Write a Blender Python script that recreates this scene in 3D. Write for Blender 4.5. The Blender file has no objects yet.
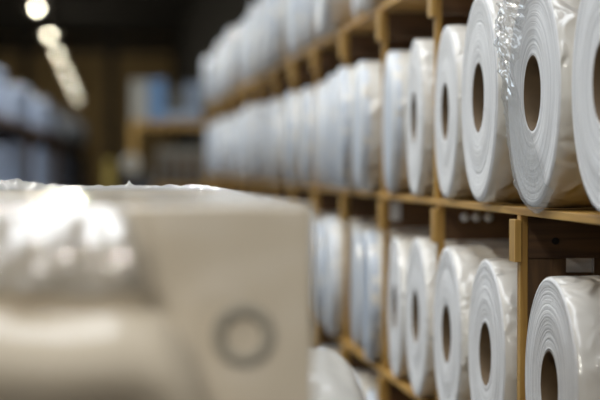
import bpy, bmesh, math, random
from mathutils import Vector, noise, Matrix
random.seed(7)
S = bpy.context.scene
COL = S.collection
PI = math.pi

# ---------------------------------------------------------------- camera, world, light, exposure
F, YAW, PITCH = 1850.0, math.atan(192 / 1850), math.atan(35 / 1850)
EYE = 1.5
cam_d = bpy.data.cameras.new('camera')
cam_d.sensor_width = 36
cam_d.lens = F * 36 / 600
cam_d.clip_end = 300
cam = bpy.data.objects.new('camera', cam_d); COL.objects.link(cam)
cam.location = (0, 0, EYE)
cam.rotation_euler = (PI / 2 - PITCH, 0, -YAW)
cam_d.dof.use_dof = True
cam_d.dof.focus_distance = 4.1
cam_d.dof.aperture_fstop = cam_d.lens / 56.0
S.camera = cam
S.view_settings.view_transform = 'Standard'
S.view_settings.look = 'None'
S.view_settings.gamma = 1
S.view_settings.use_curve_mapping = False
S.view_settings.exposure = 0.38
W = bpy.data.worlds.new('world'); S.world = W; W.use_nodes = True
W.node_tree.nodes['Background'].inputs[0].default_value = (0.75, 0.85, 1.0, 1)
W.node_tree.nodes['Background'].inputs[1].default_value = 0.5
S.cycles.max_bounces = 8
S.cycles.transparent_max_bounces = 16
S.cycles.caustics_reflective = False
S.cycles.caustics_refractive = False


def area_light(name, loc, rot, sx, sy, power, color):
    d = bpy.data.lights.new(name, 'AREA')
    d.shape = 'RECTANGLE'; d.size = sx; d.size_y = sy; d.energy = power; d.color = color
    o = bpy.data.objects.new(name, d); COL.objects.link(o)
    o.location = loc; o.rotation_euler = rot
    return o


# unseen fill lights, added at made-up left and roof windows and the rear
LEFT_FILL, REAR_FILL, LAMP_POWER, FAR_LAMP, ROOF_FILL = 25, 30, 42, 150, 285
area_light('window_daylight', (-5.3, 4.0, 3.4), (0, -PI / 2 + 0.25, 0), 2.6, 9.0, LEFT_FILL, (0.90, 0.95, 1.0))
area_light('far_window_daylight', (-5.3, 19.0, 4.6), (0, -PI / 2 + 0.25, 0), 2.6, 13.0, 260, (0.72, 0.86, 1.0))
area_light('roof_daylight', (-0.5, 4.0, 7.7), (0, 0, 0), 2.0, 13.0, ROOF_FILL, (0.93, 0.96, 1.0))
area_light('loading_daylight', (-0.5, -25.0, 2.2), (PI / 2, 0, 0), 4.0, 3.2, REAR_FILL, (1.0, 0.90, 0.74))  # added warm fill for the bale front, no source seen behind

# ---------------------------------------------------------------- helpers


def sst(a, b, x):
    t = min(1, max(0, (x - a) / (b - a))); return t * t * (3 - 2 * t)


def pix(px, py, d):
    """a point of the hall seen at that depth in front of the camera"""
    r = (px - 300) / F * d
    return Vector((r * math.cos(YAW) + d * math.sin(YAW), d * math.cos(YAW) - r * math.sin(YAW), EYE + (165 - py) / F * d))


def tag(o, label=None, cat=None, group=None, kind=None):
    if label: o['label'] = label
    if cat: o['category'] = cat
    if group: o['group'] = group
    if kind: o['kind'] = kind
    return o


def link(name, me, parent=None, loc=(0, 0, 0), rot=(0, 0, 0)):
    o = bpy.data.objects.new(name, me); COL.objects.link(o)
    o.location = loc; o.rotation_euler = rot
    if parent: o.parent = parent
    return o


def empty(name, loc, rz=0):
    o = bpy.data.objects.new(name, None); COL.objects.link(o)
    o.location = loc; o.rotation_euler = (0, 0, rz); o.empty_display_size = 0.1
    return o


def pymesh(name, v, f, mat, smooth=True):
    me = bpy.data.meshes.new(name)
    me.from_pydata(v, [], f)
    me.materials.append(mat)
    if smooth:
        for p in me.polygons: p.use_smooth = True
    me.update()
    return me


def add_box(bm, x0, x1, y0, y1, z0, z1, bev=0.0):
    r = bmesh.ops.create_cube(bm, size=1)
    for v in r['verts']:
        v.co = Vector(((x0 + x1) / 2 + v.co.x * (x1 - x0), (y0 + y1) / 2 + v.co.y * (y1 - y0), (z0 + z1) / 2 + v.co.z * (z1 - z0)))
    if bev:
        es = list({e for v in r['verts'] for e in v.link_edges})
        bmesh.ops.bevel(bm, geom=es, offset=bev, segments=2, profile=0.5, affect='EDGES')


def box_obj(name, boxes, mat, parent=None, bev=0.0, loc=(0, 0, 0), rot=(0, 0, 0)):
    bm = bmesh.new()
    for b in boxes: add_box(bm, *b, bev=bev)
    me = bpy.data.meshes.new(name); bm.to_mesh(me); bm.free()
    me.materials.append(mat)
    return link(name, me, parent, loc, rot)


def lathe(profile, seg, closed=False, wob=None):
    """profile of (x, r) turned about the X axis"""
    v, f = [], []
    n = len(profile)
    for i in range(seg):
        a = 2 * PI * i / seg
        for (x, r) in profile:
            rr = r + (wob(x, a) if wob else 0)
            v.append((x, rr * math.cos(a), rr * math.sin(a)))
    for i in range(seg):
        j = (i + 1) % seg
        for k in range(n if closed else n - 1):
            k2 = (k + 1) % n
            f.append((i * n + k, i * n + k2, j * n + k2, j * n + k))
    return v, f


def rounded_box(name, x0, x1, y0, y1, z0, z1, rad, mat, n=(24, 24, 24), disp=None):
    bm = bmesh.new()
    lo, hi = (x0, y0, z0), (x1, y1, z1)
    for ax in range(3):
        u, w = (ax + 1) % 3, (ax + 2) % 3
        for side in (0, 1):
            g = []
            for i in range(n[u] + 1):
                row = []
                for j in range(n[w] + 1):
                    p = [0, 0, 0]
                    p[ax] = hi[ax] if side else lo[ax]
                    p[u] = lo[u] + (hi[u] - lo[u]) * (0.5 - 0.5 * math.cos(PI * i / n[u]) * (0.55 + 0.45 * abs(math.cos(PI * i / n[u]))))
                    p[w] = lo[w] + (hi[w] - lo[w]) * (0.5 - 0.5 * math.cos(PI * j / n[w]) * (0.55 + 0.45 * abs(math.cos(PI * j / n[w]))))
                    q = [min(max(p[k], lo[k] + rad), hi[k] - rad) for k in range(3)]
                    dv = Vector(p) - Vector(q)
                    if dv.length > 1e-9: dv = dv.normalized() * rad
                    row.append(bm.verts.new(Vector(q) + dv))
                g.append(row)
            for i in range(n[u]):
                for j in range(n[w]):
                    q4 = [g[i][j], g[i + 1][j], g[i + 1][j + 1], g[i][j + 1]]
                    if not side: q4.reverse()
                    bm.faces.new(q4)
    bmesh.ops.remove_doubles(bm, verts=bm.verts, dist=1e-5)
    bm.normal_update()
    if disp:
        new = [v.co + disp(v.co.copy(), v.normal.copy()) for v in bm.verts]
        for v, c in zip(bm.verts, new): v.co = c
    for fc in bm.faces: fc.smooth = True
    me = bpy.data.meshes.new(name); bm.to_mesh(me); bm.free()
    me.materials.append(mat)
    return me


ORD = ('', 'first', 'second', 'third', 'fourth', 'fifth', 'sixth', 'seventh', 'eighth', 'ninth', 'tenth', 'eleventh', 'twelfth',
       'thirteenth', 'fourteenth', 'fifteenth', 'sixteenth', 'seventeenth', 'eighteenth', 'nineteenth', 'twentieth')

# ---------------------------------------------------------------- materials


def mat_new(name):
    m = bpy.data.materials.new(name); m.use_nodes = True
    nt = m.node_tree
    return m, nt, nt.nodes['Principled BSDF']


def N(nt, t, **kw):
    n = nt.nodes.new(t)
    for k, v in kw.items():
        if isinstance(k, str) and hasattr(n, k): setattr(n, k, v)
    return n


def simple(name, col, rough=0.6, metal=0.0, emit=None, estr=0.0, nscale=0, nstr=0.0):
    m, nt, b = mat_new(name)
    b.inputs['Base Color'].default_value = (*col, 1)
    b.inputs['Roughness'].default_value = rough
    b.inputs['Metallic'].default_value = metal
    if emit:
        b.inputs['Emission Color'].default_value = (*emit, 1)
        b.inputs['Emission Strength'].default_value = estr
    if nscale:
        tc = N(nt, 'ShaderNodeTexCoord'); nz = N(nt, 'ShaderNodeTexNoise'); nz.inputs['Scale'].default_value = nscale
        nz.inputs['Detail'].default_value = 5
        nt.links.new(tc.outputs['Object'], nz.inputs['Vector'])
        mx = N(nt, 'ShaderNodeMix'); mx.data_type = 'RGBA'
        mx.inputs['A'].default_value = (*[c * (1 - nstr) for c in col], 1)
        mx.inputs['B'].default_value = (*[min(1, c * (1 + nstr)) for c in col], 1)
        nt.links.new(nz.outputs['Fac'], mx.inputs['Factor'])
        nt.links.new(mx.outputs['Result'], b.inputs['Base Color'])
        bp = N(nt, 'ShaderNodeBump'); bp.inputs['Strength'].default_value = 0.2
        nt.links.new(nz.outputs['Fac'], bp.inputs['Height']); nt.links.new(bp.outputs['Normal'], b.inputs['Normal'])
    return m


def wood(name, c1, c2, axis, rough=0.6):
    m, nt, b = mat_new(name)
    tc = N(nt, 'ShaderNodeTexCoord'); mp = N(nt, 'ShaderNodeMapping')
    sc = [55, 55, 55]; sc[axis] = 3.0
    mp.inputs['Scale'].default_value = sc
    nt.links.new(tc.outputs['Object'], mp.inputs['Vector'])
    n1 = N(nt, 'ShaderNodeTexNoise'); n1.inputs['Scale'].default_value = 1.0; n1.inputs['Detail'].default_value = 6; n1.inputs['Distortion'].default_value = 0.6
    nt.links.new(mp.outputs['Vector'], n1.inputs['Vector'])
    n2 = N(nt, 'ShaderNodeTexNoise'); n2.inputs['Scale'].default_value = 3.0
    nt.links.new(tc.outputs['Object'], n2.inputs['Vector'])
    ad = N(nt, 'ShaderNodeMath', operation='MULTIPLY_ADD'); ad.inputs[1].default_value = 0.4
    nt.links.new(n2.outputs['Fac'], ad.inputs[0]); nt.links.new(n1.outputs['Fac'], ad.inputs[2])
    cr = N(nt, 'ShaderNodeValToRGB')
    cr.color_ramp.elements[0].position = 0.5; cr.color_ramp.elements[0].color = (*c1, 1)
    cr.color_ramp.elements[1].position = 0.85; cr.color_ramp.elements[1].color = (*c2, 1)
    nt.links.new(ad.outputs[0], cr.inputs[0]); nt.links.new(cr.outputs[0], b.inputs['Base Color'])
    bp = N(nt, 'ShaderNodeBump'); bp.inputs['Strength'].default_value = 0.25; bp.inputs['Distance'].default_value = 0.002
    nt.links.new(n1.outputs['Fac'], bp.inputs['Height']); nt.links.new(bp.outputs['Normal'], b.inputs['Normal'])
    b.inputs['Roughness'].default_value = rough
    return m


def paper_mat():
    """wound paper: fine rings about the roll's own X axis on the end faces"""
    m, nt, b = mat_new('wound_paper')
    tc = N(nt, 'ShaderNodeTexCoord')
    sep = N(nt, 'ShaderNodeSeparateXYZ'); nt.links.new(tc.outputs['Object'], sep.inputs[0])
    cmb = N(nt, 'ShaderNodeCombineXYZ')
    nt.links.new(sep.outputs['Y'], cmb.inputs['Y']); nt.links.new(sep.outputs['Z'], cmb.inputs['Z'])
    ln = N(nt, 'ShaderNodeVectorMath', operation='LENGTH'); nt.links.new(cmb.outputs[0], ln.inputs[0])
    dz = N(nt, 'ShaderNodeTexNoise'); dz.inputs['Scale'].default_value = 7.0; dz.inputs['Detail'].default_value = 1
    nt.links.new(cmb.outputs[0], dz.inputs['Vector'])
    dm = N(nt, 'ShaderNodeMath', operation='MULTIPLY_ADD'); dm.inputs[1].default_value = 0.012
    nt.links.new(dz.outputs['Fac'], dm.inputs[0]); nt.links.new(ln.outputs['Value'], dm.inputs[2])
    oi = N(nt, 'ShaderNodeObjectInfo')

    def rings(scale, detail):
        mu = N(nt, 'ShaderNodeMath', operation='MULTIPLY'); mu.inputs[1].default_value = scale
        nt.links.new(dm.outputs[0], mu.inputs[0])
        ad = N(nt, 'ShaderNodeMath', operation='MULTIPLY_ADD'); ad.inputs[1].default_value = 90.0
        nt.links.new(oi.outputs['Random'], ad.inputs[0]); nt.links.new(mu.outputs[0], ad.inputs[2])
        z = N(nt, 'ShaderNodeTexNoise'); z.noise_dimensions = '1D'; z.inputs['Scale'].default_value = 1.0; z.inputs['Detail'].default_value = detail
        nt.links.new(ad.outputs[0], z.inputs['W'])
        return z
    r1, r2 = rings(150, 2), rings(480, 1)
    mx = N(nt, 'ShaderNodeMath', operation='MULTIPLY_ADD'); mx.inputs[1].default_value = 0.6
    nt.links.new(r2.outputs['Fac'], mx.inputs[0]); nt.links.new(r1.outputs['Fac'], mx.inputs[2])
    cr = N(nt, 'ShaderNodeValToRGB')
    cr.color_ramp.elements[0].position = 0.50; cr.color_ramp.elements[0].color = (0.50, 0.495, 0.50, 1)
    cr.color_ramp.elements[1].position = 0.95; cr.color_ramp.elements[1].color = (0.86, 0.855, 0.85, 1)
    nt.links.new(mx.outputs[0], cr.inputs[0]); nt.links.new(cr.outputs[0], b.inputs['Base Color'])
    bp = N(nt, 'ShaderNodeBump'); bp.inputs['Strength'].default_value = 0.55; bp.inputs['Distance'].default_value = 0.004
    nt.links.new(mx.outputs[0], bp.inputs['Height']); nt.links.new(bp.outputs['Normal'], b.inputs['Normal'])
    b.inputs['Roughness'].default_value = 0.55
    return m


def wrap_mat(name, col, rough, bump, scale, stretch=(1, 1, 1), dist=0.006, tint=None):
    """film pulled tight over paper: sheen and drawn creases"""
    m, nt, b = mat_new(name)
    tc = N(nt, 'ShaderNodeTexCoord'); mp = N(nt, 'ShaderNodeMapping'); mp.inputs['Scale'].default_value = stretch
    nt.links.new(tc.outputs['Object'], mp.inputs['Vector'])
    oi = N(nt, 'ShaderNodeObjectInfo')
    z = N(nt, 'ShaderNodeTexNoise'); z.noise_dimensions = '4D'; z.noise_type = 'RIDGED_MULTIFRACTAL'
    z.inputs['Scale'].default_value = scale; z.inputs['Detail'].default_value = 3; z.inputs['Distortion'].default_value = 0.8
    wm = N(nt, 'ShaderNodeMath', operation='MULTIPLY'); wm.inputs[1].default_value = 50
    nt.links.new(oi.outputs['Random'], wm.inputs[0]); nt.links.new(wm.outputs[0], z.inputs['W'])
    nt.links.new(mp.outputs['Vector'], z.inputs['Vector'])
    bp = N(nt, 'ShaderNodeBump'); bp.inputs['Strength'].default_value = bump; bp.inputs['Distance'].default_value = dist
    nt.links.new(z.outputs['Fac'], bp.inputs['Height'])
    nt.links.new(bp.outputs['Normal'], b.inputs['Normal']); nt.links.new(bp.outputs['Normal'], b.inputs['Coat Normal'])
    b.inputs['Base Color'].default_value = (*col, 1)
    if tint:
        tm = N(nt, 'ShaderNodeMix'); tm.data_type = 'RGBA'
        tm.inputs['A'].default_value = (*col, 1); tm.inputs['B'].default_value = (*tint, 1)
        nt.links.new(oi.outputs['Random'], tm.inputs['Factor']); nt.links.new(tm.outputs['Result'], b.inputs['Base Color'])
    b.inputs['Roughness'].default_value = 0.5
    b.inputs['Coat Weight'].default_value = 0.8
    b.inputs['Coat Roughness'].default_value = rough
    return m


def clear_film(name, haze=0.12, gloss=0.3, scale=26):
    m, nt, b = mat_new(name)
    nt.nodes.remove(b)
    out = nt.nodes['Material Output']
    tr = N(nt, 'ShaderNodeBsdfTransparent'); gl = N(nt, 'ShaderNodeBsdfGlossy'); df = N(nt, 'ShaderNodeBsdfDiffuse')
    tr.inputs[0].default_value = (0.99, 0.99, 0.99, 1)
    gl.inputs['Roughness'].default_value = 0.10
    df.inputs[0].default_value = (0.9, 0.9, 0.88, 1)
    tc = N(nt, 'ShaderNodeTexCoord'); z = N(nt, 'ShaderNodeTexNoise'); z.noise_type = 'RIDGED_MULTIFRACTAL'
    z.inputs['Scale'].default_value = scale; z.inputs['Detail'].default_value = 3; z.inputs['Distortion'].default_value = 1.2
    nt.links.new(tc.outputs['Object'], z.inputs['Vector'])
    bp = N(nt, 'ShaderNodeBump'); bp.inputs['Strength'].default_value = 0.16; bp.inputs['Distance'].default_value = 0.004
    nt.links.new(z.outputs['Fac'], bp.inputs['Height'])
    nt.links.new(bp.outputs['Normal'], gl.inputs['Normal'])
    lw = N(nt, 'ShaderNodeLayerWeight'); lw.inputs['Blend'].default_value = gloss
    nt.links.new(bp.outputs['Normal'], lw.inputs['Normal'])
    m1 = N(nt, 'ShaderNodeMixShader'); m1.inputs[0].default_value = haze
    nt.links.new(tr.outputs[0], m1.inputs[1]); nt.links.new(df.outputs[0], m1.inputs[2])
    m2 = N(nt, 'ShaderNodeMixShader')
    m2.inputs[0].default_value = gloss; nt.links.new(m1.outputs[0], m2.inputs[1]); nt.links.new(gl.outputs[0], m2.inputs[2])
    nt.links.new(m2.outputs[0], out.inputs['Surface'])
    return m


M_paper = paper_mat()
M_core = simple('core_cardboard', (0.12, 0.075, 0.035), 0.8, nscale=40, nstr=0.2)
M_wrap = wrap_mat('roll_wrap_film', (0.74, 0.71, 0.65), 0.13, 1.0, 15, (1, 1, 1), 0.02)
M_endwrap = wrap_mat('roll_end_film', (0.66, 0.69, 0.73), 0.45, 0.4, 7, tint=(0.42, 0.48, 0.57))  # darker bluish tint puts the shade on the roll ends into the colour
M_film = clear_film('clear_film', 0.25, 0.20, 30)
M_film3 = clear_film('glare_film', 0.10, 0.22, 40)
M_film2 = clear_film('bale_film', 0.45, 0.30, 60)
M_bale = wrap_mat('bale_wrap_film', (0.80, 0.69, 0.535), 0.07, 0.10, 6, (1, 1, 1), 0.01)
M_bundle = wrap_mat('bundle_wrap_film', (0.88, 0.84, 0.75), 0.10, 0.7, 10)
M_pineX = wood('pine_across', (0.27, 0.13, 0.022), (0.42, 0.235, 0.05), 0)
M_pineY = wood('pine_along', (0.33, 0.165, 0.025), (0.54, 0.31, 0.065), 1)
M_pineZ = wood('pine_upright', (0.33, 0.17, 0.03), (0.52, 0.31, 0.075), 2)
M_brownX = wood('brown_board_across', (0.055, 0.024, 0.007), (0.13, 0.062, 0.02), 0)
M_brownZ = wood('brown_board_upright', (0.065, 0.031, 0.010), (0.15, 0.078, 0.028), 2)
M_dark = simple('dark_hole', (0.015, 0.01, 0.006), 0.9)
M_pale = simple('pale_sticker', (0.7, 0.7, 0.7), 0.5)
M_ring = simple('grey_core_end', (0.40, 0.36, 0.29), 0.6, nscale=30, nstr=0.1)
M_floor = simple('concrete', (0.085, 0.08, 0.075), 0.5, nscale=2, nstr=0.25)
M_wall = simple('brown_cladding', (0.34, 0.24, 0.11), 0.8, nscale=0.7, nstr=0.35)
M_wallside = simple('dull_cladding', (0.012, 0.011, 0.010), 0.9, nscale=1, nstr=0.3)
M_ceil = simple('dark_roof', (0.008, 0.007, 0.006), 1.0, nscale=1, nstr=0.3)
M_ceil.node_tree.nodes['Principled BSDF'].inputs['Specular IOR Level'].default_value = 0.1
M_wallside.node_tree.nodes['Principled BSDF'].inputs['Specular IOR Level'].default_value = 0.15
M_steel = simple('dark_steel', (0.014, 0.012, 0.010), 0.6, 0.2)
M_lamp = simple('lamp_glow', (0.9, 0.9, 0.85), 0.5, emit=(1.0, 0.95, 0.72), estr=21)
M_added_pane = simple('window_glass', (0.75, 0.85, 0.95), 0.1, emit=(0.8, 0.9, 1.0), estr=1.0)  # glowing panes of the added, unseen windows
M_load = wrap_mat('blue_white_wrap', (0.36, 0.43, 0.56), 0.3, 0.3, 4)  # wrap colour carries the dim cool light on the far loads
M_yellow = simple('yellow_paint', (0.22, 0.16, 0.015), 0.5)
M_black = simple('black_plastic', (0.015, 0.015, 0.015), 0.5)
M_blue = simple('blue_carton', (0.13, 0.23, 0.38), 0.7)
M_white = simple('white_carton', (0.36, 0.34, 0.29), 0.8)
M_greyc = simple('grey_carton', (0.17, 0.155, 0.125), 0.8)
M_sheet = simple('pale_sheeting', (0.26, 0.31, 0.38), 0.7)

# ---------------------------------------------------------------- the hall
Y0, Y1, XL, XR, ZC = -26.0, 92.0, -5.6, 3.2, 7.8
st = lambda o: tag(o, kind='structure')
st(box_obj('floor', [(XL, XR, Y0, Y1, -0.1, 0)], M_floor))
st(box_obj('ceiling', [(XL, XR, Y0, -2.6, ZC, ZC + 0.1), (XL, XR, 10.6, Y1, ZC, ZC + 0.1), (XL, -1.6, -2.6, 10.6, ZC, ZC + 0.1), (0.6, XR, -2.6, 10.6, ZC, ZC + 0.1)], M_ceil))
sk = st(box_obj('window_3', [(-1.6, 0.6, -2.6, 10.6, ZC + 0.04, ZC + 0.06)], M_added_pane))  # made-up glazing, unseen, added to go with the roof fill light
box_obj('window_frame', [(-1.6, 0.6, -2.6 + 1.2 * q, -2.55 + 1.2 * q, ZC + 0.0, ZC + 0.035) for q in range(12)], M_steel, sk)
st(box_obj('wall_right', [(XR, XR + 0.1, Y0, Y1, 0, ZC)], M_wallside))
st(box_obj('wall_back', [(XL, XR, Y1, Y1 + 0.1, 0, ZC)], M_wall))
# left wall with two made-up openings for the added windows
wb = []
for (a, b_) in ((Y0, -0.5), (8.5, 12.5), (25.5, Y1)): wb.append((XL - 0.1, XL, a, b_, 0, ZC))
for (a, b_, z0, z1) in ((-0.5, 8.5, 2.1, 4.8), (12.5, 25.5, 3.2, 6.0)):
    wb.append((XL - 0.1, XL, a, b_, 0, z0)); wb.append((XL - 0.1, XL, a, b_, z1, ZC))
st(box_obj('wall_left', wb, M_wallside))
for k, (a, b_, z0, z1) in enumerate(((-0.5, 8.5, 2.1, 4.8), (12.5, 25.5, 3.2, 6.0))):  # unseen panes added to house the left fill lights
    w = st(box_obj('window_%d' % (k + 1), [(XL - 0.06, XL - 0.05, a, b_, z0, z1)], M_added_pane))
    bars = [(XL - 0.09, XL - 0.02, a, b_, z, z + 0.06) for z in (z0, (z0 + z1) / 2, z1 - 0.06)]
    n = 6
    bars += [(XL - 0.09, XL - 0.02, a + (b_ - a - 0.06) * q / n, a + (b_ - a - 0.06) * q / n + 0.06, z0, z1) for q in range(n + 1)]
    box_obj('window_frame', bars, M_steel, w)
# steel columns and beams at the far end
cols = []
for px in (26, 112, 190):
    c = pix(px, 100, 90.5)
    cols.append((c.x - 0.22, c.x + 0.22, Y1 - 0.35, Y1 - 0.001, 0, ZC))
st(box_obj('trim_1', cols, M_steel))
st(box_obj('trim_2', [(XL, XR, Y1 - 0.5, Y1 - 0.36, 7.0, 7.6)], M_steel))
st(box_obj('trim_3', [(XL, XR, y - 0.15, y + 0.15, ZC - 0.45, ZC) for y in (12, 24, 36, 48, 60, 72, 82)], M_steel))

# ---------------------------------------------------------------- pendant lamps down the aisle
LX, LZ = -1.34, EYE + 3.0


def lathe_z(profile, seg, name, mat):
    v, f = lathe(profile, seg)
    v = [(q[1], q[2], q[0]) for q in v]
    return pymesh(name, v, f, mat)


me_shade = lathe_z([(0.30, 0.03), (0.28, 0.06), (0.12, 0.12), (0.0, 0.19), (-0.003, 0.185), (0.11, 0.115), (0.27, 0.03)], 32, 'lamp_shade', M_steel)
me_bulb = lathe_z([(-0.05, 0.001), (-0.045, 0.03), (0.0, 0.04), (0.05, 0.04), (0.05, 0.001)], 32, 'diffuser', M_lamp)
me_rod = lathe_z([(0.28, 0.008), (ZC - LZ, 0.008)], 8, 'rod', M_steel)
for y in (19.5, 26.5):  # two unseen lamps added to brighten the left rack and end rack
    L = empty('pendant_lamp', (1.3, y, LZ))
    tag(L, 'round hanging lamp over the %s part of the right rack, above the frame' % ('nearer' if y < 20 else 'farther'), 'lamp', 'hanging lamps over the aisle')
    link('lamp_shade', me_shade, L); link('diffuser', me_bulb, L); link('rod', me_rod, L)
    a = area_light('lamp_light', (0, 0, -0.075), (0, 0, 0), 0.30, 0.30, 110, (0.92, 0.96, 1.0)); a.parent = L
lampY = [-17.5, -9.5, -1.5, 6.5, 13.5, 20.5, 27.8, 35.6, 43.0, 50.2, 58.8, 67.4, 75.4, 83.6]  # rearmost lamps, behind the camera, added for glints on the bale
for i, y in enumerate(lampY):
    L = empty('pendant_lamp', (LX, y, LZ))
    vis = i - 6
    lab = 'round hanging lamp %s' % ('out of the frame above the near aisle' if vis < 1 else
          'nearest and brightest of the row over the aisle' if vis == 1 else
          'farthest and lowest of the row over the aisle' if vis == 7 else
          '%s from the top of the row over the aisle' % ORD[vis])
    tag(L, lab, 'lamp', 'hanging lamps over the aisle')
    link('lamp_shade', me_shade, L); b_ = link('diffuser', me_bulb, L); link('rod', me_rod, L)
    k_ = (1, 1, 1.0, 0.92, 0.85, 0.78, 0.74, 0.62)[max(0, vis)]; b_.scale = (k_, k_, 1)
    if vis < 1:
        a = area_light('lamp_light', (0, 0, -0.075), (0, 0, 0), 0.40, 0.40, LAMP_POWER * (1.0 if y < -5 else 2.8 if y < 0 else 1.6), (1.0, 0.96, 0.86)); a.parent = L
    else:
        d = bpy.data.lights.new('lamp_light', 'POINT'); d.energy = FAR_LAMP; d.color = (1.0, 0.90, 0.70)
        d.shadow_soft_size = 0.0
        a = link('lamp_light', d, L, (0, 0, -0.30))

# ---------------------------------------------------------------- the timber rack on the right
X0 = 0.929                      # plane of the roll faces
KY = 1737.2
Yof = lambda q: KY * q - 0.0964  # position along the aisle
SX = X0 + 0.016                 # front of the timber
SHELF = {'bottom': 0.20, 'lower': EYE - 0.710, 'middle': EYE - 0.098, 'top': EYE + 0.556}
TB = 0.018
DEP = 0.62
RY0, RY1 = 2.3, Yof(0.0106)
POSTS = {'lower': [0.00187] + [0.00248 + 0.00061 * k for k in range(13)],
         'middle': [0.00184] + [0.003121 + 0.0006 * k for k in range(13)],
         'top': [0.00246] + [0.003128 + 0.0006 * k for k in range(13)],
         'bottom': [0.00187] + [0.00248 + 0.00061 * k for k in range(13)]}
rack = empty('timber_rack', (SX, RY0, 0))
tag(rack, 'long open timber rack full of paper rolls along the right of the aisle', 'rack')
ro = Vector((SX, RY0, 0))


def rbox(name, b, mat, parent=None, bev=0.0):
    """a box in hall coordinates, parented under the rack or one of its frames (frames sit at the rack's origin)"""
    x0, x1, y0, y1, z0, z1 = b
    o = box_obj(name, [(x0 - ro.x, x1 - ro.x, y0 - ro.y, y1 - ro.y, z0, z1)], mat, parent or rack, bev)
    return o


for nm in SHELF:
    z = SHELF[nm]
    rbox('shelf_board', (SX, SX + DEP, RY0, RY1, z - TB, z), M_pineY, None, 0.002)
order = ['bottom', 'lower', 'middle', 'top']
TOPZ = {'bottom': SHELF['lower'] - TB, 'lower': SHELF['middle'] - TB, 'middle': SHELF['top'] - TB}
ringv, ringf = lathe([(0, 0.0005), (0, 0.012), (0.002, 0.012), (0.002, 0.0005)], 20)
for nm in ('bottom', 'lower', 'middle'):
    zt = TOPZ[nm]; zb = SHELF[nm]
    for k, q in enumerate(POSTS[nm]):
        y = Yof(q)
        if y > RY1 - 0.05: continue
        # front upright board is the frame's own mesh
        fr = rbox('upright', (SX + 0.002, SX + 0.020, y - 0.016, y + 0.016, zb, zt), M_pineZ, None, 0.0015)
        rbox('end_block', (SX - 0.002 - 0.012, SX + 0.0018, y - 0.031, y + 0.031, zt - 0.108, zt - 0.010), M_pineZ, fr, 0.0015)
        bz0, bz1 = zt - 0.100, zt - 0.008
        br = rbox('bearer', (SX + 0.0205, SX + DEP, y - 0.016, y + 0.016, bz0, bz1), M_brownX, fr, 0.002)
        if nm != 'lower' or k > 1: bz0 = None
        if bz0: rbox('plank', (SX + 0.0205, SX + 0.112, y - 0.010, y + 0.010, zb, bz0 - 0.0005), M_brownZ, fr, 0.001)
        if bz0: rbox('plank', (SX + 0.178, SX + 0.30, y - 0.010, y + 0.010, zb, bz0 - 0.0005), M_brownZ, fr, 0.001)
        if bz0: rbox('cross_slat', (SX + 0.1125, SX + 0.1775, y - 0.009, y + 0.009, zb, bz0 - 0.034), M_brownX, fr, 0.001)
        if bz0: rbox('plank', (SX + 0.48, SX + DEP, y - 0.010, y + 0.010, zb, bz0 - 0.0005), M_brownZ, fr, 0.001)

        def disc(name, x, z, r, mat, sy=1.0):
            v = [(p[1] * r / 0.012, -p[0], p[2] * r / 0.012) for p in ringv]
            o = link(name, pymesh(name, v, ringf, mat), fr, (x - ro.x, y - 0.016 - ro.y, z))
            return o
        if nm == 'lower' and k == 1:
            disc('bolt_hole', SX + 0.085, zt - 0.060, 0.0085, M_dark)  # flat dark disc standing for a knot in the bearer
        if nm == 'lower' and k == 2:
            for dx in (0.078, 0.112, 0.148): disc('sticker', SX + dx, zt - 0.034, 0.0135, M_pale)['label'] = 'pale round sticker on the brown bearer'  # three flat pale discs set on the bearer
        if nm == 'lower' and k == 3:
            rbox('card', (SX + 0.024, SX + 0.06, y - 0.0175, y - 0.0162, zt - 0.075, zt - 0.01), M_pale, fr)['label'] = 'pale grey card'  # pale patch stands for light seen through a gap
# short feet under the bottom shelf
for q in POSTS['bottom']:
    y = Yof(q)
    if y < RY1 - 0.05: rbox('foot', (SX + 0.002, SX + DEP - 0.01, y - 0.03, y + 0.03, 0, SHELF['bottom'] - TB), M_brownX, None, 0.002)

# ---------------------------------------------------------------- paper rolls
R, RC, LEN = 0.2475, 0.083, 0.59


def face_profile(R_, seed):
    rnd = random.Random(seed)
    pr = [(0.0, RC)]
    n = 26
    for i in range(1, n):
        r = RC + (R_ - 0.007 - RC) * i / n
        pr.append((rnd.uniform(-0.0005, 0.0005) + 0.0015 * math.sin(i * 0.35 + seed), r))
    pr += [(0.0, R_ - 0.007), (0.002, R_ - 0.002), (0.007, R_), (LEN - 0.007, R_), (LEN, R_ - 0.007), (LEN, RC)]
    return pr


ROLLMESH = []
for sd in range(4):
    v, f = lathe(face_profile(R, sd), 112, closed=True)
    mp = pymesh('paper_roll', v, f, M_paper)
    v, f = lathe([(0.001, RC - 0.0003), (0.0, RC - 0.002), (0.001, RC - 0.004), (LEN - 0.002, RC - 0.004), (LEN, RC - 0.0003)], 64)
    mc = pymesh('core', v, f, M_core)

    def wob(x, a, sd=sd):
        p = Vector((x * 5 + sd * 3, math.cos(a) * 1.6, math.sin(a) * 1.6))
        t = abs(noise.noise(p * 2.2)) * 0.6 + abs(noise.noise(Vector((x * 3 + a * 2.0, a * 7, sd * 5.0)))) * 0.5
        env = min(1, x / 0.03)
        return 0.0006 + 0.0075 * t * env
    xs = [0.0045 + (LEN - 0.012) * i / 36 for i in range(37)]
    v, f = lathe([(0.0035, R - 0.0012)] + [(x, R) for x in xs], 160, wob=wob)
    mw = pymesh('film_wrap', v, f, M_wrap)
    ROLLMESH.append((mp, mc, mw))
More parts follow.
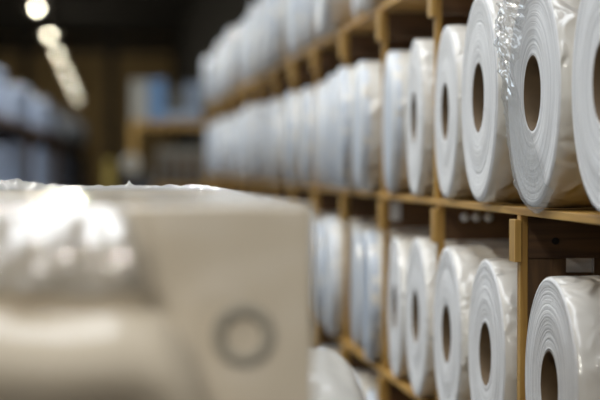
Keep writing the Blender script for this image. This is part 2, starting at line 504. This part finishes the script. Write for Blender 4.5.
ENDCAP = pymesh('end_wrap', *lathe([(-0.004, 0.0005), (-0.0055, 0.05), (-0.004, 0.09), (-0.005, 0.16), (-0.004, 0.225), (0.001, 0.244), (0.009, R + 0.0022), (0.03, R + 0.003)], 64,
                wob=lambda x, a: 0.0008 * math.sin(a * 9)), M_endwrap)
NROLL = 0


def roll(y, shelf, label, group, scale=1.0, dx=0.0, yaw=0.0, spin=None, var=None, covered=False):
    global NROLL
    mp, mc, mw = ROLLMESH[(NROLL if var is None else var) % 4]
    NROLL += 1
    o = link('paper_roll', mp, None, (X0 + dx, y, SHELF[shelf] + R * scale + 0.0062 * scale), (spin if spin is not None else random.uniform(0, 6.28), 0, 0))
    o.rotation_mode = 'XYZ'
    o.rotation_euler[2] = yaw
    o.scale = (1, scale, scale)
    tag(o, label, 'paper roll', group)
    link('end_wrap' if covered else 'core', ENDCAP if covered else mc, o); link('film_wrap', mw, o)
    return o


def rng(a): return random.uniform(-a, a)


def turn(q, k=0.55):
    return -k * math.atan(X0 / Yof(q)) + rng(0.008)


# middle shelf
mid = [(0.00201, 1.0, -0.004), (0.002345, 1.005, -0.006), (0.002664, 1.045, -0.014), (0.002968, 0.965, 0.0), (0.003272, 0.96, 0.0)]
mid += [(0.003572, 0.95, 0.0)]
for k in range(2, 13):
    p = 0.002521 + 0.0006 * k
    mid += [(p + 0.000157, random.uniform(0.925, 0.968), rng(0.045)), (p + 0.000445, random.uniform(0.92, 0.968), rng(0.045))]
mid_lab = {0: 'white paper roll cut by the right edge of the photo on the middle shelf',
           1: 'large sharp white paper roll with torn shiny clear film over its end',
           2: 'white paper roll directly left of the one with torn clear film',
           }
nmid = len(mid)
for i, (q, sc, dx) in enumerate(mid):
    if i in mid_lab: lab = mid_lab[i]
    elif i < 14: lab = 'white paper roll, %s from the right on the middle shelf' % ORD[i + 1]
    else: lab = 'blurred white paper roll, %s from the far end of the middle shelf' % ORD[nmid - i]
    o = roll(Yof(q), 'middle', lab, 'paper rolls on the middle shelf', sc, dx, yaw=(0, 0, -0.03, -0.052, -0.062)[i] if i < 5 else turn(q), spin=(1.0 if i == 1 else None), covered=i > 4)
    if i == 1: HERO = o
# lower shelf
low = [(0.002255, 0.945, -0.004), (0.002650, 0.95, 0.0), (0.002936, 0.97, -0.006), (0.003252, 0.975, 0.0), (0.003545, 0.94, 0.014)]
for k in range(2, 7):
    p = 0.00248 + 0.00061 * k
    low += [(p + 0.00016, random.uniform(0.93, 0.985), rng(0.03)), (p + 0.00045, random.uniform(0.93, 0.985), rng(0.03))]
for i, (q, sc, dx) in enumerate(low):
    if i == 0: lab = 'white paper roll with creased film at the bottom right corner, right of the upright'
    elif i == 1: lab = 'white paper roll on the lower shelf, directly left of the sharp upright'
    elif i < 10: lab = 'white paper roll, %s from the right on the lower shelf' % ORD[i + 1]
    else: lab = 'white paper roll on lower shelf, %s from the far end, behind the big bale' % ORD[len(low) - i]
    roll(Yof(q), 'lower', lab, 'paper rolls on the lower shelf', sc, dx, yaw=(0, -0.012, -0.028, -0.034, -0.058)[i] if i < 5 else turn(q), covered=i > 4)
# bottom shelf: little of it shows
for i, q in enumerate((0.00386, 0.00415, 0.00447, 0.00476)):
    roll(Yof(q), 'bottom', 'white paper roll on the bottom shelf, %s from the right' % ORD[i + 1], 'paper rolls on the bottom shelf', 0.97, 0, yaw=turn(q), covered=True)
# top shelf
top = []
for k in range(1, 12):
    p = 0.003128 + 0.0006 * k
    top += [(p + 0.000157, random.uniform(0.88, 0.97), rng(0.045)), (p + 0.000445, random.uniform(0.88, 0.97), rng(0.045))]
for i, (q, sc, dx) in enumerate(top):
    if i < 11: lab = 'bluish white paper roll, %s from the right on the top shelf' % ORD[i + 1]
    else: lab = 'blurred bluish white paper roll, %s from the far end of the top shelf' % ORD[len(top) - i]
    roll(Yof(q), 'top', lab, 'paper rolls on the top shelf', sc, dx, yaw=turn(q), covered=True)

# torn clear film over the end of the sharp roll (local frame of the roll without its spin)
def torn_film():
    v, f = [], []
    na, nr = 220, 80
    # angle a measured from +Y (far side, left in the photo) towards +Z (up)
    a0, a1 = math.radians(-127), math.radians(98)
    for i in range(na + 1):
        a = a0 + (a1 - a0) * i / na
        for j in range(nr + 1):
            t = j / nr
            # the torn edge: nothing inside the core on the left, a straight tear below right
            rin = 0.080
            dy, dz = math.cos(a), math.sin(a)
            # tear line from under the core out to the lower right rim
            if dz < 0 and dy < 0.15:
                # points y = -0.02.. to y=-0.155, z=-0.083..-0.185
                ax, az, bx, bz = -0.010, -0.078, -0.150, -0.190
                den = dy * (bz - az) - dz * (bx - ax)
                if abs(den) > 1e-6:
                    rr = (ax * (bz - az) - az * (bx - ax)) / den
                    if rr > 0: rin = max(rin, min(rr, 0.247))
            if a > math.radians(75): rin = 0.080 + (a - math.radians(75)) * 0.25
            r = rin + (0.262 - rin) * t
            left = max(0, math.cos(a - math.radians(52))) ** 1.5
            bead = sst(0.80, 0.95, t) * sst(-1.6, -1.1, a) * (1 - sst(0.1, 0.5, a))
            py_, pz_ = dy * r, dz * r
            sa, sb = (-py_ * 0.50 + pz_ * 0.87), (py_ * 0.87 + pz_ * 0.50)
            cr = (1 - min(1, 2.2 * abs(noise.noise(Vector((sa * 20, sb * 6, 3.0)))))) ** 1.5
            cr = 0.55 * cr + 0.35 * (1 - min(1, 2.2 * abs(noise.noise(Vector((sa * 52, sb * 20, 9.0)))))) ** 1.5
            out = 0.006 + left ** 2 * (0.022 + 0.030 * cr * min(1, t * 3)) + (1 - left) * 0.0012 * cr + bead * 0.014 * max(0, noise.noise(Vector((a * 14, t * 4, 7))))
            over = max(0, r - 0.240) / 0.022
            x = -out + over ** 1.5 * (0.012 + out * 0.6)
            r2 = r + 0.004 * left * cr * t
            v.append((x, r2 * dy, r2 * dz))
    for i in range(na):
        for j in range(nr):
            p = i * (nr + 1) + j
            f.append((p, p + 1, p + nr + 2, p + nr + 1))
    return pymesh('torn_film', v, f, M_film)


tf = link('torn_film', torn_film(), HERO)
tf.rotation_euler = (-HERO.rotation_euler[0], 0, 0)
tf['label'] = 'shiny crumpled clear film torn open round the core'

# ---------------------------------------------------------------- the big wrapped bale in front
BX0, BX1, BY0, BY1, BZ = -0.62, 0.256, 2.285, 4.06, EYE - 0.050


def bale_disp(c, n):
    d = Vector((0, 0, 0))
    w = noise.noise(c * 4.0) * 0.005 + noise.noise(c * 13.0) * 0.0022
    d += n * w * (0.04 if n.z > 0.5 else 1)
    front = max(0, -n.y)
    if c.y < BY0 + 0.12:
        z = c.z - EYE + 0.012 * noise.noise(Vector((c.x * 9, 5, 1)))
        # upper left: a roll's shoulder pushing the film out
        t1 = 0.020 + 0.30 * max(0, -0.05 - z)
        m1 = 1 - sst(t1 - 0.012, t1 + 0.020, c.x)
        b1 = m1 * ((math.sqrt(max(0, 1 - ((min(z, -0.050) + 0.150) / 0.140) ** 2)) - 0.70) / 0.30 if z > -0.150 else 1 - 0.62 * sst(-0.148, -0.200, z))
        # below it: an arched second roll that falls away to the right
        u = -0.168 - 58 * max(0, c.x) ** 3 - z
        m2 = 1 - sst(0.10, 0.155, c.x)
        b2 = 0
        if u > 0: b2 = m2 * (math.sqrt(max(0, 1 - ((min(u, 0.075) - 0.075) / 0.075) ** 2)) if u < 0.075 else 1 - sst(0.075, 0.20, u))
        d.y -= front * max(0.060 * b1, 0.014 * m1 * sst(-0.12, -0.16, z) * (1 - sst(-0.25, -0.36, z)) + 0.075 * b2)
        d += n * (0.0085 * noise.noise(c * 24.0 + Vector((5, 0, 2))) + 0.003 * noise.noise(c * 40.0)) * m1 * sst(-0.20, -0.14, z) * (0.3 if n.z > 0.7 else 1)
    return d


bale = link('wrapped_bale', rounded_box('wrapped_bale', BX0, BX1, BY0, BY1, 0.0, BZ, 0.007, M_bale, (110, 60, 150), bale_disp))
tag(bale, 'huge blurred cream film-wrapped bale filling the lower left foreground', 'bale')
rc = pix(243, 335, 2.30)
v, f = lathe([(0, 0.024), (0.0012, 0.0235), (0.0015, 0.030), (0.0012, 0.0385), (0, 0.039)], 64)
rv = []
for p in v:
    c = Vector((rc.x + p[1], BY0, rc.z + p[2]))
    q = c + bale_disp(c, Vector((0, -1, 0)))
    rv.append((q.x - rc.x, q.y - BY0 - 0.0015 - p[0], q.z - rc.z))
ring = link('core_ring', pymesh('core_ring', rv, f, M_ring), bale, (rc.x, BY0, rc.z))
ring['label'] = 'grey ring of a core end showing through the film'


def flap():
    v, f = [], []
    nx, ny = 170, 40
    for i in range(nx + 1):
        u = i / nx
        x = BX0 + 0.02 + (0.212 - BX0 - 0.02) * u
        for j in range(ny + 1):
            w = j / ny
            y = 3.42 + 0.60 * w + 0.02 * noise.noise(Vector((x * 9, 1, 0)))
            amp = 0.018 * (1 - sst(-0.20, -0.06, x)) + 0.0065
            h = abs(noise.noise(Vector((x * 26, y * 9, 0)))) + 0.45 * abs(noise.noise(Vector((x * 70, y * 40, 4))))
            spike = 0.011 * math.exp(-((x - 0.045) / 0.004) ** 2 - ((y - 3.95) / 0.05) ** 2)
            edge = sst(0, 0.12, w)
            z = 0.0035 + amp * h * (0.15 + 0.85 * edge) + spike
            if w > 0.95: z *= (1 - (w - 0.95) * 12)
            v.append((x, y, BZ + max(z, 0.0032)))
    for i in range(nx):
        for j in range(ny):
            p = i * (ny + 1) + j
            f.append((p, p + ny + 1, p + ny + 2, p + 1))
    return pymesh('film_flap', v, f, M_film2)


fl = link('film_flap', flap(), bale); fl['label'] = 'crinkled clear film lying along the far top edge'


def loose_film():
    v, f = [], []
    nx, nz = 150, 44
    for i in range(nx + 1):
        x = -0.40 + 0.425 * i / nx
        for j in range(nz + 1):
            t = j / nz
            z = EYE - 0.053 - (0.100 + 0.012 * noise.noise(Vector((x * 12, 0, 8)))) * t
            x2 = x + 0.022 * t * (i / nx) ** 4
            c = Vector((x2, BY0, z))
            d = bale_disp(c, Vector((0, -1, 0)))
            h = abs(noise.noise(Vector((x * 34, z * 26, 5)))) + 0.5 * abs(noise.noise(Vector((x * 75, z * 60, 2))))
            v.append((x2, BY0 + d.y - 0.003 - 0.011 * h * math.sin(PI * min(1, 0.08 + t)), z + d.z))
    for i in range(nx):
        for j in range(nz):
            p = i * (nz + 1) + j
            f.append((p, p + 1, p + nz + 2, p + nz + 1))
    return pymesh('loose_film', v, f, M_film3)


lf = link('loose_film', loose_film(), bale); lf['label'] = 'glaring crinkled clear film over the upper left shoulder'


# small wrapped bundle standing against the bale's right side
def bundle_disp(c, n):
    return n * (noise.noise(c * 7.0) * 0.008 + abs(noise.noise(c * 19.0)) * 0.006) - Vector((0, 0, 0.24 * (1 - (c.y - 2.75) / 0.6) * min(1, max(0, c.z - 0.4) / 0.8)))


bd = link('wrapped_bundle', rounded_box('wrapped_bundle', BX1 + 0.026, 0.446, 2.75, 3.35, 0.0, EYE - 0.305, 0.075, M_bundle, (30, 60, 70), bundle_disp))
tag(bd, 'cream film-wrapped bundle with rounded shoulder beside the big bale, at bottom centre', 'bundle')

# ---------------------------------------------------------------- left rack of wrapped loads
A, B = Vector((-1.10, 19.2, 0)), Vector((-0.47, 50.3, 0))
ang = math.atan2(B.y - A.y, B.x - A.x) - PI / 2
LL = (B - A).length + 3
lr = empty('loaded_rack', (A.x, A.y - 2.2, 0), ang)
tag(lr, 'dim blurred rack of bluish wrapped loads along the far left', 'rack')
for z in (0.20, 1.36, 2.0):
    pass
LZS = (0.55, EYE + 0.50)
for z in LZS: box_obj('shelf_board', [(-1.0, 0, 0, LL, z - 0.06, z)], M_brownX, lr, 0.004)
for k in range(6):
    yy = 0.1 + (LL - 0.2) * k / 5
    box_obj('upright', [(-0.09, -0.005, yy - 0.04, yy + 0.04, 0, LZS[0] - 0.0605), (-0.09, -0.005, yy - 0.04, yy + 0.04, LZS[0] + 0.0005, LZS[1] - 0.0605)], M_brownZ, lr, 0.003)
loads = 14
me_loads = [rounded_box('wrapped_load', -0.42, 0.42, -0.55, 0.55, 0, h, 0.06, M_load, (16, 16, 16),
            lambda c, n: n * noise.noise(c * 5.0) * 0.02) for h in (0.54, 0.47, 1.25, 1.15)]
rotm = Matrix.Rotation(ang, 4, 'Z')
for tier, z in enumerate(LZS):
    for k in range(loads):
        yy = 1.25 + (LL - 2.5) * k / (loads - 1)
        yy += 0.3 if k % 2 == 0 and k < loads - 1 else 0
        p = rotm @ Vector((-0.56 + rng(0.02), yy, 0))
        o = link('wrapped_load', me_loads[(k * 3 + tier) % 2 + (2 if tier == 0 else 0)], None, (lr.location.x + p.x, lr.location.y + p.y, z + 0.021), (0, 0, ang))
        tag(o, 'bluish wrapped load on the %s shelf of the left rack, %s from the camera' % (('lower', 'upper')[tier], ORD[k + 1]), 'wrapped load', 'wrapped loads on the left rack')

# ---------------------------------------------------------------- rack across the end of the aisle
D2 = 24.0
a = pix(130, 125, D2); b2 = pix(216, 125, D2)
cr = empty('end_rack', ((a.x + b2.x) / 2, a.y, 0))
tag(cr, 'tan timber rack of cartons standing at the far end of the aisle', 'rack')
hw = (b2.x - a.x) / 2
zs1, zs2 = pix(150, 121, D2).z, pix(150, 186, D2).z
box_obj('shelf_board', [(-hw, hw, -0.05, 0.75, zs1 - 0.09, zs1)], M_pineX, cr, 0.005)
box_obj('shelf_board', [(-hw, hw, -0.05, 0.75, zs2 - 0.06, zs2)], M_pineX, cr, 0.005)
for sx in (-1, 1):
    for yy in (0.0, 0.70):
        box_obj('upright', [(sx * (hw - 0.05) - 0.045, sx * (hw - 0.05) + 0.045, yy - 0.04, yy + 0.04, 0, zs2 - 0.0605),
                            (sx * (hw - 0.05) - 0.045, sx * (hw - 0.05) + 0.045, yy - 0.04, yy + 0.04, zs2 + 0.0005, zs1 - 0.0905)], M_pineZ, cr, 0.004)


def carton(px0, px1, pyt, depth, mat, label, zb, yoff=0.1, kind='carton'):
    p0, p1 = pix(px0, pyt, D2), pix(px1, pyt, D2)
    t = empty(kind, ((p0.x + p1.x) / 2, cr.location.y + yoff, zb + 0.001))
    tag(t, label, 'box')
    w = (p1.x - p0.x) / 2; h = p0.z - zb
    box_obj('body', [(-w, w, 0, depth, 0, h * 0.86)], mat, t, 0.008)
    box_obj('lid', [(-w - 0.004, w + 0.004, -0.004, depth + 0.004, h * 0.86 + 0.0005, h)], mat, t, 0.006)
    return t


carton(132, 148, 80, 0.4, M_white, 'off-white carton at the left end of the far rack shelf', zs1)
carton(149.5, 166, 79, 0.4, M_blue, 'light blue carton beside the off-white one on the far rack', zs1)
carton(168, 186, 88, 0.3, M_greyc, 'grey-brown carton behind pale sheeting on the far rack', zs1, 0.38)
carton(187.5, 203, 82, 0.3, M_sheet, 'pale bluish carton at the right end of the far rack shelf', zs1, 0.38)
s0, s1 = pix(166.5, 110, D2), pix(203, 110, D2)
o = link('sheet_stack', rounded_box('sheet_stack', s0.x, s1.x, cr.location.y - 0.02, cr.location.y + 0.30, zs1 + 0.002, zs1 + 0.12, 0.02, M_sheet, (10, 10, 8)))
tag(o, 'low pale bluish stack lying at the front of the far rack shelf', 'stack')
# slatted crate, roll end and black bin on the second shelf
c0, c1 = pix(153, 150, D2), pix(211, 150, D2)
ct = empty('slatted_crate', ((c0.x + c1.x) / 2, cr.location.y + 0.02, zs2 + 0.001))
tag(ct, 'tan slatted timber crate under the far rack shelf', 'crate')
w = (c1.x - c0.x) / 2 - 0.06
hh = pix(150, 148, D2).z - zs2
for k in range(5):
    x = -w + 0.03 + (2 * w - 0.06) * k / 4
    box_obj('slat', [(x - 0.03, x + 0.03, 0.0205, 0.05, 0, hh - 0.02)], M_greyc, ct, 0.003)
box_obj('rail', [(-w, w, 0, 0.02, hh - 0.11, hh)], M_greyc, ct, 0.003)
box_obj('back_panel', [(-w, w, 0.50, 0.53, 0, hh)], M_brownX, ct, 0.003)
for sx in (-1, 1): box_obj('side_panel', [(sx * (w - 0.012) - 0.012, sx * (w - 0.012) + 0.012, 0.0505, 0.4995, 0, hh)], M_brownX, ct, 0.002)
pb = pix(138, 173, D2 - 1.0)
bb = empty('waste_bin', (pb.x, pb.y, 0)); tag(bb, 'black bin standing left of the slatted crate under the far rack', 'bin')
bh = pb.z
box_obj('body', [(-0.19, 0.19, -0.10, 0.10, 0, bh - 0.05)], M_black, bb, 0.02)
box_obj('lid', [(-0.20, 0.20, -0.108, 0.108, bh - 0.049, bh)], M_black, bb, 0.015)
pr = pix(131, 163, D2 - 1.0)
dd = empty('film_roll', (pr.x, pr.y - 0.06, bh + 0.117))
tag(dd, 'small round cream roll lying on the black bin at the far rack', 'roll')
v, f = lathe([(0, 0.035), (0, 0.112), (0.005, 0.115), (0.115, 0.115), (0.12, 0.112), (0.12, 0.035)], 40, closed=True)
link('body', pymesh('body', [(q[1], q[0], q[2]) for q in v], f, M_white), dd)
v, f = lathe([(-0.002, 0.028), (-0.002, 0.0345), (0.12, 0.0345), (0.12, 0.028)], 24, closed=True)
link('core', pymesh('core', [(q[1], q[0], q[2]) for q in v], f, M_core), dd)
py_ = pix(109, 160, 30)
yb = empty('bollard', (py_.x, py_.y, 0)); tag(yb, 'dull yellow post at the far end of the aisle', 'post')
v, f = lathe([(0, 0.16), (0.02, 0.16), (0.0205, 0.085), (py_.z - 0.04, 0.085), (py_.z, 0.05), (py_.z + 0.005, 0.001)], 24)
link('body', pymesh('body', [(q[1], q[2], q[0]) for q in v], f, M_yellow), yb)
